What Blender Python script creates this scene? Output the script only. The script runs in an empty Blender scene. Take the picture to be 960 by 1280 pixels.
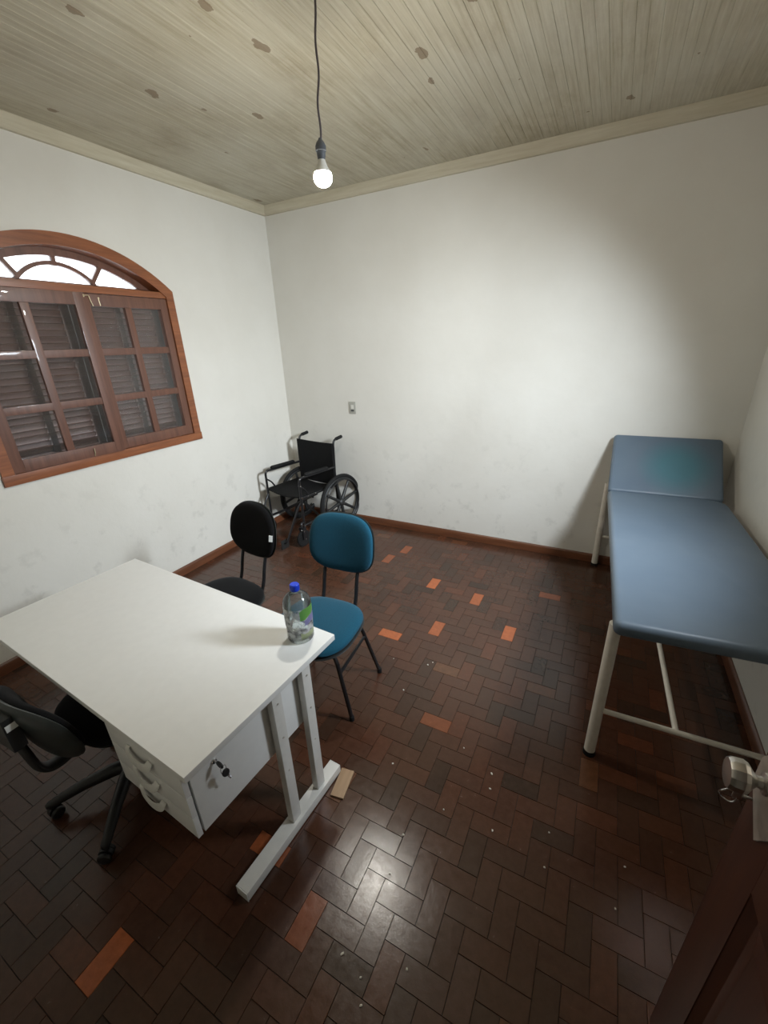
import bpy, bmesh, math, random
from mathutils import Vector, Matrix

random.seed(7)
PI = math.pi
C = bpy.context.scene.collection
W, L, H = 3.90, 3.72, 3.00          # room width (x), depth (y from 0 to -L), ceiling height
TH = 0.16

# ------------------------------------------------------------------ materials
def new_mat(name):
    m = bpy.data.materials.new(name); m.use_nodes = True
    nt = m.node_tree; nt.nodes.clear()
    out = nt.nodes.new('ShaderNodeOutputMaterial')
    b = nt.nodes.new('ShaderNodeBsdfPrincipled')
    nt.links.new(b.outputs[0], out.inputs[0])
    return m, nt, b, out

def N(nt, t, **kw):
    n = nt.nodes.new(t)
    for k, v in kw.items():
        if k.startswith('i_'):
            key = k[2:]
            n.inputs[int(key) if key.isdigit() else key.replace('_', ' ')].default_value = v
        else: setattr(n, k, v)
    return n

def coords(nt, scale=(1, 1, 1)):
    tc = N(nt, 'ShaderNodeTexCoord'); mp = N(nt, 'ShaderNodeMapping')
    mp.inputs['Scale'].default_value = scale
    nt.links.new(tc.outputs['Object'], mp.inputs['Vector'])
    return mp.outputs['Vector']

def ramp(nt, fac, stops):
    r = N(nt, 'ShaderNodeValToRGB'); e = r.color_ramp.elements
    while len(e) < len(stops): e.new(0.5)
    for el, (p, c) in zip(e, stops): el.position = p; el.color = (*c, 1)
    nt.links.new(fac, r.inputs[0]); return r.outputs[0]

def mixc(nt, fac, a, b, mode='MIX'):
    m = N(nt, 'ShaderNodeMix', data_type='RGBA', blend_type=mode)
    for sock, v in ((m.inputs[0], fac), (m.inputs[6], a), (m.inputs[7], b)):
        if hasattr(v, 'is_linked') or hasattr(v, 'links'): nt.links.new(v, sock)
        elif isinstance(v, (int, float)): sock.default_value = v
        else: sock.default_value = (*v, 1)
    return m.outputs[2]

def plain(name, col, rough=0.5, metal=0.0, spec=0.5, var=0.12, nscale=30, bump=0.0, bscale=200, coat=0.0, sheen=0.0):
    """Solid colour with a little procedural unevenness and optional fine bump."""
    m, nt, b, out = new_mat(name)
    v = coords(nt)
    n = N(nt, 'ShaderNodeTexNoise', i_Scale=nscale, i_Detail=4.0)
    nt.links.new(v, n.inputs['Vector'])
    dark = tuple(c * (1 - var) for c in col); lite = tuple(min(1, c * (1 + var)) for c in col)
    nt.links.new(ramp(nt, n.outputs[0], [(0.3, dark), (0.7, lite)]), b.inputs['Base Color'])
    b.inputs['Roughness'].default_value = rough; b.inputs['Metallic'].default_value = metal
    b.inputs['Specular IOR Level'].default_value = spec
    b.inputs['Coat Weight'].default_value = coat
    b.inputs['Sheen Weight'].default_value = sheen
    if bump:
        n2 = N(nt, 'ShaderNodeTexNoise', i_Scale=bscale, i_Detail=3.0)
        nt.links.new(v, n2.inputs['Vector'])
        bp = N(nt, 'ShaderNodeBump', i_Strength=bump, i_Distance=0.002)
        nt.links.new(n2.outputs[0], bp.inputs['Height']); nt.links.new(bp.outputs[0], b.inputs['Normal'])
    return m

def wood(name, c1, c2, rough=0.4, axis='Y', scale=14, bump=0.15, coat=0.15):
    m, nt, b, out = new_mat(name)
    s = {'X': (1.2, 18, 18), 'Y': (18, 1.2, 18), 'Z': (18, 18, 1.2)}[axis]
    v = coords(nt, s)
    n = N(nt, 'ShaderNodeTexNoise', i_Scale=scale / 6, i_Detail=6.0, i_Roughness=0.65)
    nt.links.new(v, n.inputs['Vector'])
    nt.links.new(ramp(nt, n.outputs[0], [(0.3, c1), (0.72, c2)]), b.inputs['Base Color'])
    b.inputs['Roughness'].default_value = rough; b.inputs['Coat Weight'].default_value = coat
    bp = N(nt, 'ShaderNodeBump', i_Strength=bump, i_Distance=0.002)
    nt.links.new(n.outputs[0], bp.inputs['Height']); nt.links.new(bp.outputs[0], b.inputs['Normal'])
    return m

def plaster():
    m, nt, b, out = new_mat('white_plaster')
    tc = N(nt, 'ShaderNodeTexCoord'); P = tc.outputs['Object']
    big = N(nt, 'ShaderNodeTexNoise', i_Scale=1.3, i_Detail=5.0, i_Roughness=0.6)
    fine = N(nt, 'ShaderNodeTexNoise', i_Scale=7.0, i_Detail=8.0, i_Roughness=0.62)
    for n in (big, fine): nt.links.new(P, n.inputs['Vector'])
    base = ramp(nt, big.outputs[0], [(0.3, (0.65, 0.63, 0.57)), (0.7, (0.71, 0.695, 0.64))])
    # damp, flaking patches close to the floor
    sep = N(nt, 'ShaderNodeSeparateXYZ'); nt.links.new(P, sep.inputs[0])
    low = N(nt, 'ShaderNodeMapRange', i_1=1.35, i_2=0.1, i_3=0.0, i_4=1.0); nt.links.new(sep.outputs[2], low.inputs[0])
    patch = ramp(nt, fine.outputs[0], [(0.56, (0, 0, 0)), (0.64, (1, 1, 1))])
    mul = N(nt, 'ShaderNodeMath', operation='MULTIPLY'); nt.links.new(patch, mul.inputs[0]); nt.links.new(low.outputs[0], mul.inputs[1])
    mul2 = N(nt, 'ShaderNodeMath', operation='MULTIPLY', i_1=0.48); nt.links.new(mul.outputs[0], mul2.inputs[0])
    nt.links.new(mixc(nt, mul2.outputs[0], base, (0.50, 0.485, 0.44)), b.inputs['Base Color'])
    b.inputs['Roughness'].default_value = 0.62; b.inputs['Specular IOR Level'].default_value = 0.3
    bumpn = N(nt, 'ShaderNodeTexNoise', i_Scale=5.0, i_Detail=9.0, i_Roughness=0.55); nt.links.new(P, bumpn.inputs['Vector'])
    bp = N(nt, 'ShaderNodeBump', i_Strength=0.30, i_Distance=0.016); nt.links.new(bumpn.outputs[0], bp.inputs['Height'])
    nt.links.new(bp.outputs[0], b.inputs['Normal'])
    return m

def parquet():
    m, nt, b, out = new_mat('parquet_blocks')
    at = N(nt, 'ShaderNodeAttribute', attribute_name='tone')
    og = N(nt, 'ShaderNodeAttribute', attribute_name='fresh')
    v = coords(nt)
    g = N(nt, 'ShaderNodeTexNoise', i_Scale=38.0, i_Detail=7.0, i_Roughness=0.7); nt.links.new(v, g.inputs['Vector'])
    d = N(nt, 'ShaderNodeTexNoise', i_Scale=2.2, i_Detail=4.0); nt.links.new(v, d.inputs['Vector'])
    c = ramp(nt, at.outputs['Fac'], [(0.0, (0.034, 0.017, 0.010)), (0.35, (0.056, 0.022, 0.012)), (0.7, (0.072, 0.026, 0.013)),
                                     (0.9, (0.098, 0.031, 0.014)), (1.0, (0.115, 0.048, 0.022))])
    c = mixc(nt, og.outputs['Fac'], c, (0.40, 0.105, 0.032))
    gr = ramp(nt, g.outputs[0], [(0.25, (0.62, 0.62, 0.62)), (0.75, (1.3, 1.3, 1.3))])
    c = mixc(nt, 0.7, c, gr, 'MULTIPLY')
    worn = ramp(nt, d.outputs[0], [(0.35, (0, 0, 0)), (0.7, (0.30, 0.30, 0.30))])
    c = mixc(nt, worn, c, (0.082, 0.046, 0.027))
    nt.links.new(c, b.inputs['Base Color'])
    rr = ramp(nt, g.outputs[0], [(0.3, (0.13,) * 3), (0.75, (0.30,) * 3)])
    nt.links.new(rr, b.inputs['Roughness'])
    b.inputs['Specular IOR Level'].default_value = 0.55
    bp = N(nt, 'ShaderNodeBump', i_Strength=0.25, i_Distance=0.002); nt.links.new(g.outputs[0], bp.inputs['Height'])
    nt.links.new(bp.outputs[0], b.inputs['Normal'])
    return m

def ceiling_wood():
    m, nt, b, out = new_mat('whitewashed_boards')
    v = coords(nt, (26, 1.0, 1)); vk = coords(nt, (7.0, 4.4, 1)); vb = coords(nt)
    g = N(nt, 'ShaderNodeTexNoise', i_Scale=2.2, i_Detail=7.0, i_Roughness=0.7); nt.links.new(v, g.inputs['Vector'])
    g2 = N(nt, 'ShaderNodeTexNoise', i_Scale=1.7, i_Detail=3.0); nt.links.new(vb, g2.inputs['Vector'])
    c = ramp(nt, g.outputs[0], [(0.28, (0.35, 0.305, 0.205)), (0.5, (0.485, 0.445, 0.335)), (0.72, (0.59, 0.56, 0.455))])
    g3 = N(nt, 'ShaderNodeTexNoise', i_Scale=3.2, i_Detail=6.0, i_Roughness=0.7); nt.links.new(coords(nt, (1.6, .8, 1)), g3.inputs['Vector'])
    c = mixc(nt, mathn(nt, 'MULTIPLY', ramp(nt, g3.outputs[0], [(0.5, (0, 0, 0)), (0.72, (1, 1, 1))]), 0.6), c, (0.30, 0.245, 0.165))
    c = mixc(nt, mathn(nt, 'MULTIPLY', ramp(nt, g2.outputs[0], [(0.4, (0, 0, 0)), (0.7, (1, 1, 1))]), 0.45), c, (0.59, 0.57, 0.485))
    kd = N(nt, 'ShaderNodeTexNoise', i_Scale=2.6, i_Detail=3.0); nt.links.new(vk, kd.inputs['Vector'])
    ka = N(nt, 'ShaderNodeVectorMath', operation='SCALE'); nt.links.new(kd.outputs['Color'], ka.inputs[0]); ka.inputs['Scale'].default_value = 0.45
    kb = N(nt, 'ShaderNodeVectorMath', operation='ADD'); nt.links.new(vk, kb.inputs[0]); nt.links.new(ka.outputs[0], kb.inputs[1])
    k = N(nt, 'ShaderNodeTexVoronoi', i_Scale=1.0); nt.links.new(kb.outputs[0], k.inputs['Vector'])
    sp = N(nt, 'ShaderNodeSeparateColor'); nt.links.new(k.outputs['Color'], sp.inputs[0])
    size = mathn(nt, 'MULTIPLY', sp.outputs[0], 0.20)
    near = mathn(nt, 'LESS_THAN', k.outputs['Distance'], size)
    some = mathn(nt, 'GREATER_THAN', sp.outputs[1], 0.45)
    kn = mathn(nt, 'MULTIPLY', mathn(nt, 'MULTIPLY', near, some), 0.7)
    c = mixc(nt, kn, c, (0.16, 0.10, 0.05))
    nt.links.new(c, b.inputs['Base Color'])
    b.inputs['Roughness'].default_value = 0.6; b.inputs['Specular IOR Level'].default_value = 0.3
    bp = N(nt, 'ShaderNodeBump', i_Strength=0.2, i_Distance=0.002); nt.links.new(g.outputs[0], bp.inputs['Height'])
    nt.links.new(bp.outputs[0], b.inputs['Normal'])
    return m

def mathn(nt, op, a, b_):
    n = N(nt, 'ShaderNodeMath', operation=op)
    for i, x in enumerate((a, b_)):
        if isinstance(x, (int, float)): n.inputs[i].default_value = x
        else: nt.links.new(x, n.inputs[i])
    return n.outputs[0]

def clear_glass(name, tint=(1, 1, 1), dust=0.0, rough=0.0, ior=1.5, trans=False):
    m, nt, b, out = new_mat(name)
    nt.nodes.remove(b)
    tr = N(nt, 'ShaderNodeBsdfTransparent'); tr.inputs[0].default_value = (*tint, 1)
    gl = N(nt, 'ShaderNodeBsdfGlossy'); gl.inputs['Roughness'].default_value = rough
    fr = N(nt, 'ShaderNodeFresnel', i_IOR=ior)
    m1 = N(nt, 'ShaderNodeMixShader'); nt.links.new(fr.outputs[0], m1.inputs[0])
    nt.links.new(tr.outputs[0], m1.inputs[1]); nt.links.new(gl.outputs[0], m1.inputs[2])
    last = m1
    if dust:
        v = coords(nt); n = N(nt, 'ShaderNodeTexNoise', i_Scale=9.0, i_Detail=5.0); nt.links.new(v, n.inputs['Vector'])
        f = mathn(nt, 'MULTIPLY', n.outputs[0], dust)
        df = N(nt, 'ShaderNodeBsdfTranslucent' if trans else 'ShaderNodeBsdfDiffuse'); df.inputs[0].default_value = (0.85, 0.87, 0.88, 1) if trans else (0.5, 0.5, 0.48, 1)
        m2 = N(nt, 'ShaderNodeMixShader'); nt.links.new(f, m2.inputs[0])
        nt.links.new(m1.outputs[0], m2.inputs[1]); nt.links.new(df.outputs[0], m2.inputs[2]); last = m2
    nt.links.new(last.outputs[0], out.inputs[0])
    return m

M = {}
M['plaster'] = plaster()
M['parquet'] = parquet()
M['ceiling'] = ceiling_wood()
M['groove'] = plain('floor_bed', (0.040, 0.026, 0.019), 0.9)
M['cream'] = wood('cream_painted_wood', (0.47, 0.42, 0.30), (0.60, 0.56, 0.44), 0.5, 'Y', bump=0.08, coat=0)
M['creamx'] = wood('cream_painted_wood_x', (0.47, 0.42, 0.30), (0.60, 0.56, 0.44), 0.5, 'X', bump=0.08, coat=0)
M['base_y'] = wood('baseboard_wood_y', (0.085, 0.030, 0.014), (0.17, 0.062, 0.026), 0.35, 'Y')
M['base_x'] = wood('baseboard_wood_x', (0.085, 0.030, 0.014), (0.17, 0.062, 0.026), 0.35, 'X')
M['frame_wood'] = wood('window_frame_wood', (0.17, 0.054, 0.020), (0.31, 0.105, 0.038), 0.38, 'Y')
M['sash_wood'] = wood('sash_wood', (0.095, 0.040, 0.025), (0.175, 0.075, 0.046), 0.45, 'Z')
M['shutter_wood'] = wood('shutter_wood', (0.050, 0.023, 0.015), (0.095, 0.043, 0.028), 0.5, 'Y')
M['door_wood'] = wood('door_wood', (0.032, 0.0075, 0.003), (0.068, 0.018, 0.007), 0.42, 'Z')
M['pane'] = clear_glass('window_glass', dust=0.06, ior=1.38)
M['fan_pane'] = clear_glass('fanlight_glass', dust=0.02)
M['fan_frost'] = clear_glass('fanlight_frosted_glass', dust=0.7, trans=True)
M['melamine'] = plain('white_melamine', (0.80, 0.805, 0.785), 0.34, var=0.015, bump=0.04, bscale=500)
M['white_metal'] = plain('white_painted_steel', (0.68, 0.67, 0.63), 0.35, var=0.03)
M['white_plastic'] = plain('white_plastic', (0.70, 0.70, 0.66), 0.4, var=0.02)
M['cream_metal'] = plain('cream_painted_tube', (0.70, 0.66, 0.58), 0.35, var=0.05)
M['chrome'] = plain('chrome', (0.62, 0.62, 0.62), 0.18, metal=1.0, var=0.05)
M['satin'] = plain('satin_metal', (0.60, 0.58, 0.55), 0.30, metal=1.0, var=0.08)
M['dark_metal'] = plain('aged_metal_plate', (0.60, 0.56, 0.50), 0.36, metal=0.75, var=0.15)
M['brass'] = plain('pale_brass', (0.75, 0.66, 0.45), 0.35, metal=0.8)
M['black_plastic'] = plain('black_plastic', (0.013, 0.014, 0.014), 0.45, var=0.15, bump=0.05)
M['black_shell'] = plain('black_shell_plastic', (0.026, 0.032, 0.031), 0.32, var=0.12, bump=0.08, bscale=350)
M['black_fabric'] = plain('black_fabric', (0.006, 0.006, 0.0065), 0.95, spec=0.08, var=0.25, nscale=400, bump=0.3, bscale=900, sheen=0.05)
M['black_vinyl'] = plain('black_nylon', (0.006, 0.006, 0.0065), 0.7, spec=0.18, var=0.2, bump=0.2, bscale=500)
M['black_paint'] = plain('black_painted_tube', (0.010, 0.010, 0.011), 0.28, var=0.1)
M['rubber'] = plain('black_rubber', (0.008, 0.008, 0.008), 0.75, spec=0.25)
M['grey_trim'] = plain('grey_edge_trim', (0.05, 0.055, 0.055), 0.45)
M['teal'] = plain('teal_fabric', (0.005, 0.060, 0.102), 0.9, spec=0.2, var=0.22, nscale=260, bump=0.35, bscale=800, sheen=0.1)
M['tag'] = plain('white_tag', (0.75, 0.77, 0.75), 0.6, var=0.03)
M['grey_plate'] = plain('grey_switch_plate', (0.36, 0.355, 0.31), 0.5, var=0.05)
M['grey_rocker'] = plain('pale_switch_rocker', (0.60, 0.59, 0.54), 0.4, var=0.03)
M['cord'] = plain('grey_cord', (0.10, 0.085, 0.095), 0.6)
M['socket'] = plain('lamp_socket', (0.085, 0.095, 0.11), 0.5)
M['cap_blue'] = plain('blue_cap', (0.015, 0.06, 0.62), 0.35, var=0.08)
M['chip'] = plain('pale_plaster_chip', (0.72, 0.68, 0.60), 0.8)
M['tan_wood'] = wood('bare_wood', (0.30, 0.19, 0.105), (0.46, 0.31, 0.19), 0.6, 'Y', coat=0)

def vinyl(name):
    m, nt, b, out = new_mat(name)
    v = coords(nt)
    n = N(nt, 'ShaderNodeTexNoise', i_Scale=3.0, i_Detail=3.0); nt.links.new(v, n.inputs['Vector'])
    c = ramp(nt, n.outputs[0], [(0.3, (0.088, 0.122, 0.162)), (0.7, (0.108, 0.143, 0.180))])
    if name == 'headrest_vinyl':                      # colour turns greener towards the middle of the pad
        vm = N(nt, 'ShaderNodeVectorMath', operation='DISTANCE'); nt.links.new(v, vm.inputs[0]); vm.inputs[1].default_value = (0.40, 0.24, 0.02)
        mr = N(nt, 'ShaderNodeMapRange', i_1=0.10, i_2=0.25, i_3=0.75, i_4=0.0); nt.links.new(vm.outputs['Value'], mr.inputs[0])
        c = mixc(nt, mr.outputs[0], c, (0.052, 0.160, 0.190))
    nt.links.new(c, b.inputs['Base Color'])
    b.inputs['Roughness'].default_value = 0.42; b.inputs['Specular IOR Level'].default_value = 0.4
    n2 = N(nt, 'ShaderNodeTexNoise', i_Scale=700.0, i_Detail=2.0); nt.links.new(v, n2.inputs['Vector'])
    n3 = N(nt, 'ShaderNodeTexNoise', i_Scale=4.0, i_Detail=2.0); nt.links.new(v, n3.inputs['Vector'])
    bp = N(nt, 'ShaderNodeBump', i_Strength=0.12, i_Distance=0.001); nt.links.new(n2.outputs[0], bp.inputs['Height'])
    bp2 = N(nt, 'ShaderNodeBump', i_Strength=0.25, i_Distance=0.015); nt.links.new(n3.outputs[0], bp2.inputs['Height'])
    nt.links.new(bp.outputs[0], bp2.inputs['Normal']); nt.links.new(bp2.outputs[0], b.inputs['Normal'])
    return m
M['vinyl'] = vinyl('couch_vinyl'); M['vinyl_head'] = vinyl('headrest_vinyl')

def emissive(name, col, s):
    m, nt, b, out = new_mat(name)
    b.inputs['Base Color'].default_value = (0.9, 0.9, 0.88, 1)
    b.inputs['Emission Color'].default_value = (*col, 1); b.inputs['Emission Strength'].default_value = s
    return m
M['bulb'] = emissive('lit_bulb', (1.0, 0.955, 0.86), 800.0)

M['liquid'] = clear_glass('clear_liquid', (0.90, 0.94, 0.95), dust=0.10, rough=0.04, ior=1.25)
M['pet'] = clear_glass('clear_bottle_plastic', (0.92, 0.94, 0.94), dust=0.16, rough=0.08, ior=1.5)

def label_mat():
    m, nt, b, out = new_mat('bottle_label')
    v = coords(nt)
    sep = N(nt, 'ShaderNodeSeparateXYZ'); nt.links.new(v, sep.inputs[0])
    ca, sa = math.cos(math.radians(43)), math.sin(math.radians(43))
    sd = mathn(nt, 'DIVIDE', mathn(nt, 'ADD', mathn(nt, 'MULTIPLY', sep.outputs[0], ca), mathn(nt, 'MULTIPLY', sep.outputs[1], sa)), .0545)
    n = N(nt, 'ShaderNodeTexNoise', i_Scale=38.0, i_Detail=2.0); nt.links.new(v, n.inputs['Vector'])
    z = mathn(nt, 'ADD', sep.outputs[2], mathn(nt, 'MULTIPLY', mathn(nt, 'SUBTRACT', n.outputs[0], .5), .03))
    zs_ = mathn(nt, 'SUBTRACT', z, mathn(nt, 'MULTIPLY', sd, .020))
    def band(a, c, zz, s0):
        return mathn(nt, 'MULTIPLY', mathn(nt, 'MULTIPLY', mathn(nt, 'GREATER_THAN', zz, a), mathn(nt, 'LESS_THAN', zz, c)), mathn(nt, 'GREATER_THAN', sd, s0))
    green = band(.106, .150, zs_, .12); purple = band(.072, .102, zs_, .40); lime = band(.024, .050, z, .05)
    c = ramp(nt, n.outputs[0], [(0.35, (0.62, 0.63, 0.66)), (0.6, (0.86, 0.87, 0.86))])
    c = mixc(nt, green, c, (0.22, 0.52, 0.12)); c = mixc(nt, purple, c, (0.36, 0.34, 0.62)); c = mixc(nt, lime, c, (0.52, 0.58, 0.34))
    nt.links.new(c, b.inputs['Base Color']); b.inputs['Roughness'].default_value = 0.35
    al = mathn(nt, 'ADD', mathn(nt, 'MULTIPLY', ramp(nt, n.outputs[0], [(0.40, (0.2, 0.2, 0.2)), (0.56, (1, 1, 1))]), .60), mathn(nt, 'MAXIMUM', mathn(nt, 'MAXIMUM', green, purple), lime))
    nt.links.new(mathn(nt, 'MINIMUM', mathn(nt, 'ADD', al, .12), .92), b.inputs['Alpha'])
    return m
M['label'] = label_mat()

# ------------------------------------------------------------------ mesh helpers
def finish(name, bm, mat, parent=None, smooth=True, angle=35, loc=None):
    bmesh.ops.recalc_face_normals(bm, faces=bm.faces[:])
    me = bpy.data.meshes.new(name); bm.to_mesh(me); bm.free()
    for m in (mat if isinstance(mat, (list, tuple)) else [mat]): me.materials.append(m)
    if smooth:
        me.shade_smooth(); me.set_sharp_from_angle(angle=math.radians(angle))
    o = bpy.data.objects.new(name, me); C.objects.link(o)
    if parent: o.parent = parent
    if loc: o.location = loc
    return o

def bx(bm, x0, x1, y0, y1, z0, z1, bev=0.0, M4=None, seg=2):
    v = [bm.verts.new((x, y, z)) for x in (x0, x1) for y in (y0, y1) for z in (z0, z1)]
    f = [bm.faces.new([v[i] for i in q]) for q in ((0, 1, 3, 2), (4, 6, 7, 5), (0, 4, 5, 1), (2, 3, 7, 6), (0, 2, 6, 4), (1, 5, 7, 3))]
    vs = v
    if bev:
        ed = list({e for fc in f for e in fc.edges})
        r = bmesh.ops.bevel(bm, geom=ed, offset=bev, segments=seg, profile=0.7, affect='EDGES')
        vs = list({x for fc in r['faces'] for x in fc.verts} | {x for x in v if x.is_valid})
    if M4 is not None:
        bmesh.ops.transform(bm, matrix=M4, verts=vs)
    return vs

def fillet(pts, r, n=6):
    pts = [Vector(p) for p in pts]; out = [pts[0]]
    for a, b, c in zip(pts, pts[1:], pts[2:]):
        u = (a - b); v = (c - b); d = min(r, u.length * .49, v.length * .49)
        p, q = b + u.normalized() * d, b + v.normalized() * d
        for i in range(n + 1):
            t = i / n; out.append(p * (1 - t) ** 2 + b * 2 * t * (1 - t) + q * t * t)
    out.append(pts[-1]); return out

def tube(bm, pts, r, seg=12, closed=False, caps=True, sx=1.0, up=None):
    """Sweep a circle (or an ellipse sx wide) along pts; r may be a list."""
    pts = [Vector(p) for p in pts]; n = len(pts)
    rs = r if isinstance(r, (list, tuple)) else [r] * n
    tang = []
    for i in range(n):
        a = pts[(i - 1) % n] if (closed or i > 0) else pts[i]
        b = pts[(i + 1) % n] if (closed or i < n - 1) else pts[i]
        tang.append((b - a).normalized())
    u = Vector(up) if up else (Vector((0, 0, 1)) if abs(tang[0].z) < 0.9 else Vector((1, 0, 0)))
    rings = []
    for i in range(n):
        t = tang[i]; u = (u - t * u.dot(t)).normalized(); w = t.cross(u)
        rings.append([bm.verts.new(pts[i] + (u * math.cos(2 * PI * k / seg) + w * (sx * math.sin(2 * PI * k / seg))) * rs[i]) for k in range(seg)])
    for i in range(n if closed else n - 1):
        A, B = rings[i], rings[(i + 1) % n]
        for k in range(seg): bm.faces.new((A[k], A[(k + 1) % seg], B[(k + 1) % seg], B[k]))
    if caps and not closed:
        bm.faces.new(rings[0][::-1]); bm.faces.new(rings[-1])

def lathe(bm, prof, seg=32, M4=None):
    """prof: list of (radius, z); spun about z."""
    rings = []; vs = []
    for r, z in prof:
        if r < 1e-6: ring = [bm.verts.new((0, 0, z))]
        else: ring = [bm.verts.new((r * math.cos(2 * PI * k / seg), r * math.sin(2 * PI * k / seg), z)) for k in range(seg)]
        rings.append(ring); vs += ring
    for A, B in zip(rings, rings[1:]):
        if len(A) == 1 and len(B) == 1: continue
        for k in range(seg):
            k2 = (k + 1) % seg
            if len(A) == 1: bm.faces.new((A[0], B[k], B[k2]))
            elif len(B) == 1: bm.faces.new((A[k], A[k2], B[0]))
            else: bm.faces.new((A[k], A[k2], B[k2], B[k]))
    if M4 is not None: bmesh.ops.transform(bm, matrix=M4, verts=vs)
    return vs

def prism(bm, poly, axis, a0, a1):
    """Extrude a 2-D polygon along axis ('x','y','z') from a0 to a1."""
    def P(p, a): return {'x': (a, p[0], p[1]), 'y': (p[0], a, p[1]), 'z': (p[0], p[1], a)}[axis]
    A = [bm.verts.new(P(p, a0)) for p in poly]; B = [bm.verts.new(P(p, a1)) for p in poly]
    n = len(poly)
    bm.faces.new(A); bm.faces.new(B[::-1])
    for i in range(n): bm.faces.new((A[i], A[(i + 1) % n], B[(i + 1) % n], B[i]))
    return A + B

def pad(bm, w, d, top, bot, ex=3.2, edge=0.5, fn=None, seg=72, taper=0.0, dome=0.0):
    """Cushion lying in XY: superellipse outline, soft rim; fn maps (x,y,z)->point."""
    rad = [0.0, .25, .5, .7, .82, .9, .95, .98, 1.0]
    def outline(t):
        c, s = math.cos(t), math.sin(t)
        x = w / 2 * math.copysign(abs(c) ** (2 / ex), c); y = d / 2 * math.copysign(abs(s) ** (2 / ex), s)
        return x * (1 + taper * y / d), y
    def hgt(q, h): return h * (1 - q ** (4 / edge)) ** 0.5 + dome * (1 - q * q) * (1 if h > 0 else 0)
    rings = []
    seq = [(q, hgt(q, top)) for q in rad] + [(q, -bot * (1 - q ** (4 / edge)) ** 0.5) for q in rad[-2::-1]]
    for q, z in seq:
        if q == 0: pts = [(0, 0, z)]
        else: pts = [(outline(2 * PI * k / seg)[0] * q, outline(2 * PI * k / seg)[1] * q, z) for k in range(seg)]
        rings.append([bm.verts.new(fn(*p) if fn else p) for p in pts])
    for A, B in zip(rings, rings[1:]):
        for k in range(seg):
            k2 = (k + 1) % seg
            if len(A) == 1: bm.faces.new((A[0], B[k], B[k2]))
            elif len(B) == 1: bm.faces.new((A[k], A[k2], B[0]))
            else: bm.faces.new((A[k], A[k2], B[k2], B[k]))

def rrect(w, d, r, n=6, rs=None):
    """Rounded rectangle outline; rs = radii of the four corners (+x+y, -x+y, -x-y, +x-y)."""
    rs = rs or [r] * 4; out = []
    for (sx, sy), rr, a0 in zip(((1, 1), (-1, 1), (-1, -1), (1, -1)), rs, (0, 90, 180, 270)):
        cx, cy = sx * (w / 2 - rr), sy * (d / 2 - rr)
        for i in range(n + 1):
            a = math.radians(a0 + 90 * i / n); out.append((cx + rr * math.cos(a), cy + rr * math.sin(a)))
    return out

def slab(bm, w, d, t, r, e, rs=None, fn=None, n=6, es=4):
    """Upholstered slab: rounded-rect plan, rolled edges of radius e, z from 0 to t."""
    rings = []
    prof = []
    for i in range(es + 1):
        a = PI / 2 * i / es; prof.append((e * (1 - math.sin(a)), e * (1 - math.cos(a))))      # bottom roll
    prof2 = []
    for i in range(es + 1):
        a = PI / 2 * i / es; prof2.append((e * (1 - math.cos(a)), t - e + e * math.sin(a)))
    for ins, z in prof + prof2:
        poly = rrect(w - 2 * ins, d - 2 * ins, max(r - ins, 0.004), n, [max(q - ins, 0.004) for q in rs] if rs else None)
        rings.append([bm.verts.new(fn(x, y, z) if fn else (x, y, z)) for x, y in poly])
    for A, B in zip(rings, rings[1:]):
        m = len(A)
        for k in range(m): bm.faces.new((A[k], A[(k + 1) % m], B[(k + 1) % m], B[k]))
    for ring, fl in ((rings[0], True), (rings[-1], False)):
        bm.faces.new(ring[::-1] if fl else ring)

def thing(name, label, cat, loc=(0, 0, 0), rz=0.0, group=None):
    o = bpy.data.objects.new(name, None); C.objects.link(o)
    o.empty_display_size = 0.1
    o.location = loc; o.rotation_euler = (0, 0, rz); return tag(o, label, cat, group)

def tag(o, label, cat, group=None):
    o['label'] = label; o['category'] = cat
    if group: o['group'] = group
    return o

def struct(o):
    o['kind'] = 'structure'; return o

B = bmesh.new

# ------------------------------------------------------------------ room shell
# floor: two-to-one parquet blocks laid in herringbone
bm = B()
tone = bm.faces.layers.float.new('tone'); fresh = bm.faces.layers.float.new('fresh')
w_ = 0.0745; ox, oy = 2.443, -2.893
fresh_spots = [(1.958, -1.585), (2.05, -.935), (2.672, -1.22), (2.93, -.715), (2.23, -1.385), (2.372, -.925),
               (2.505, -2.10), (2.09, -2.925), (1.89, -3.43), (1.52, -.72), (1.62, -.42), (2.40, -2.97)]
fresh_amt = [1, 1, .85, .75, .75, .8, .35, .55, .95, .5, .5, .45]
blocks = []
for a in range(-90, 90):
    for b in range(-40, 40):
        cx, cy = a + 2 * b, -a + 2 * b
        blocks.append((ox + cx * w_, oy + cy * w_, w_, 2 * w_))
        blocks.append((ox + (cx + 1) * w_, oy + (cy + 1) * w_, 2 * w_, w_))
g = 0.0004
done = []
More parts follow.
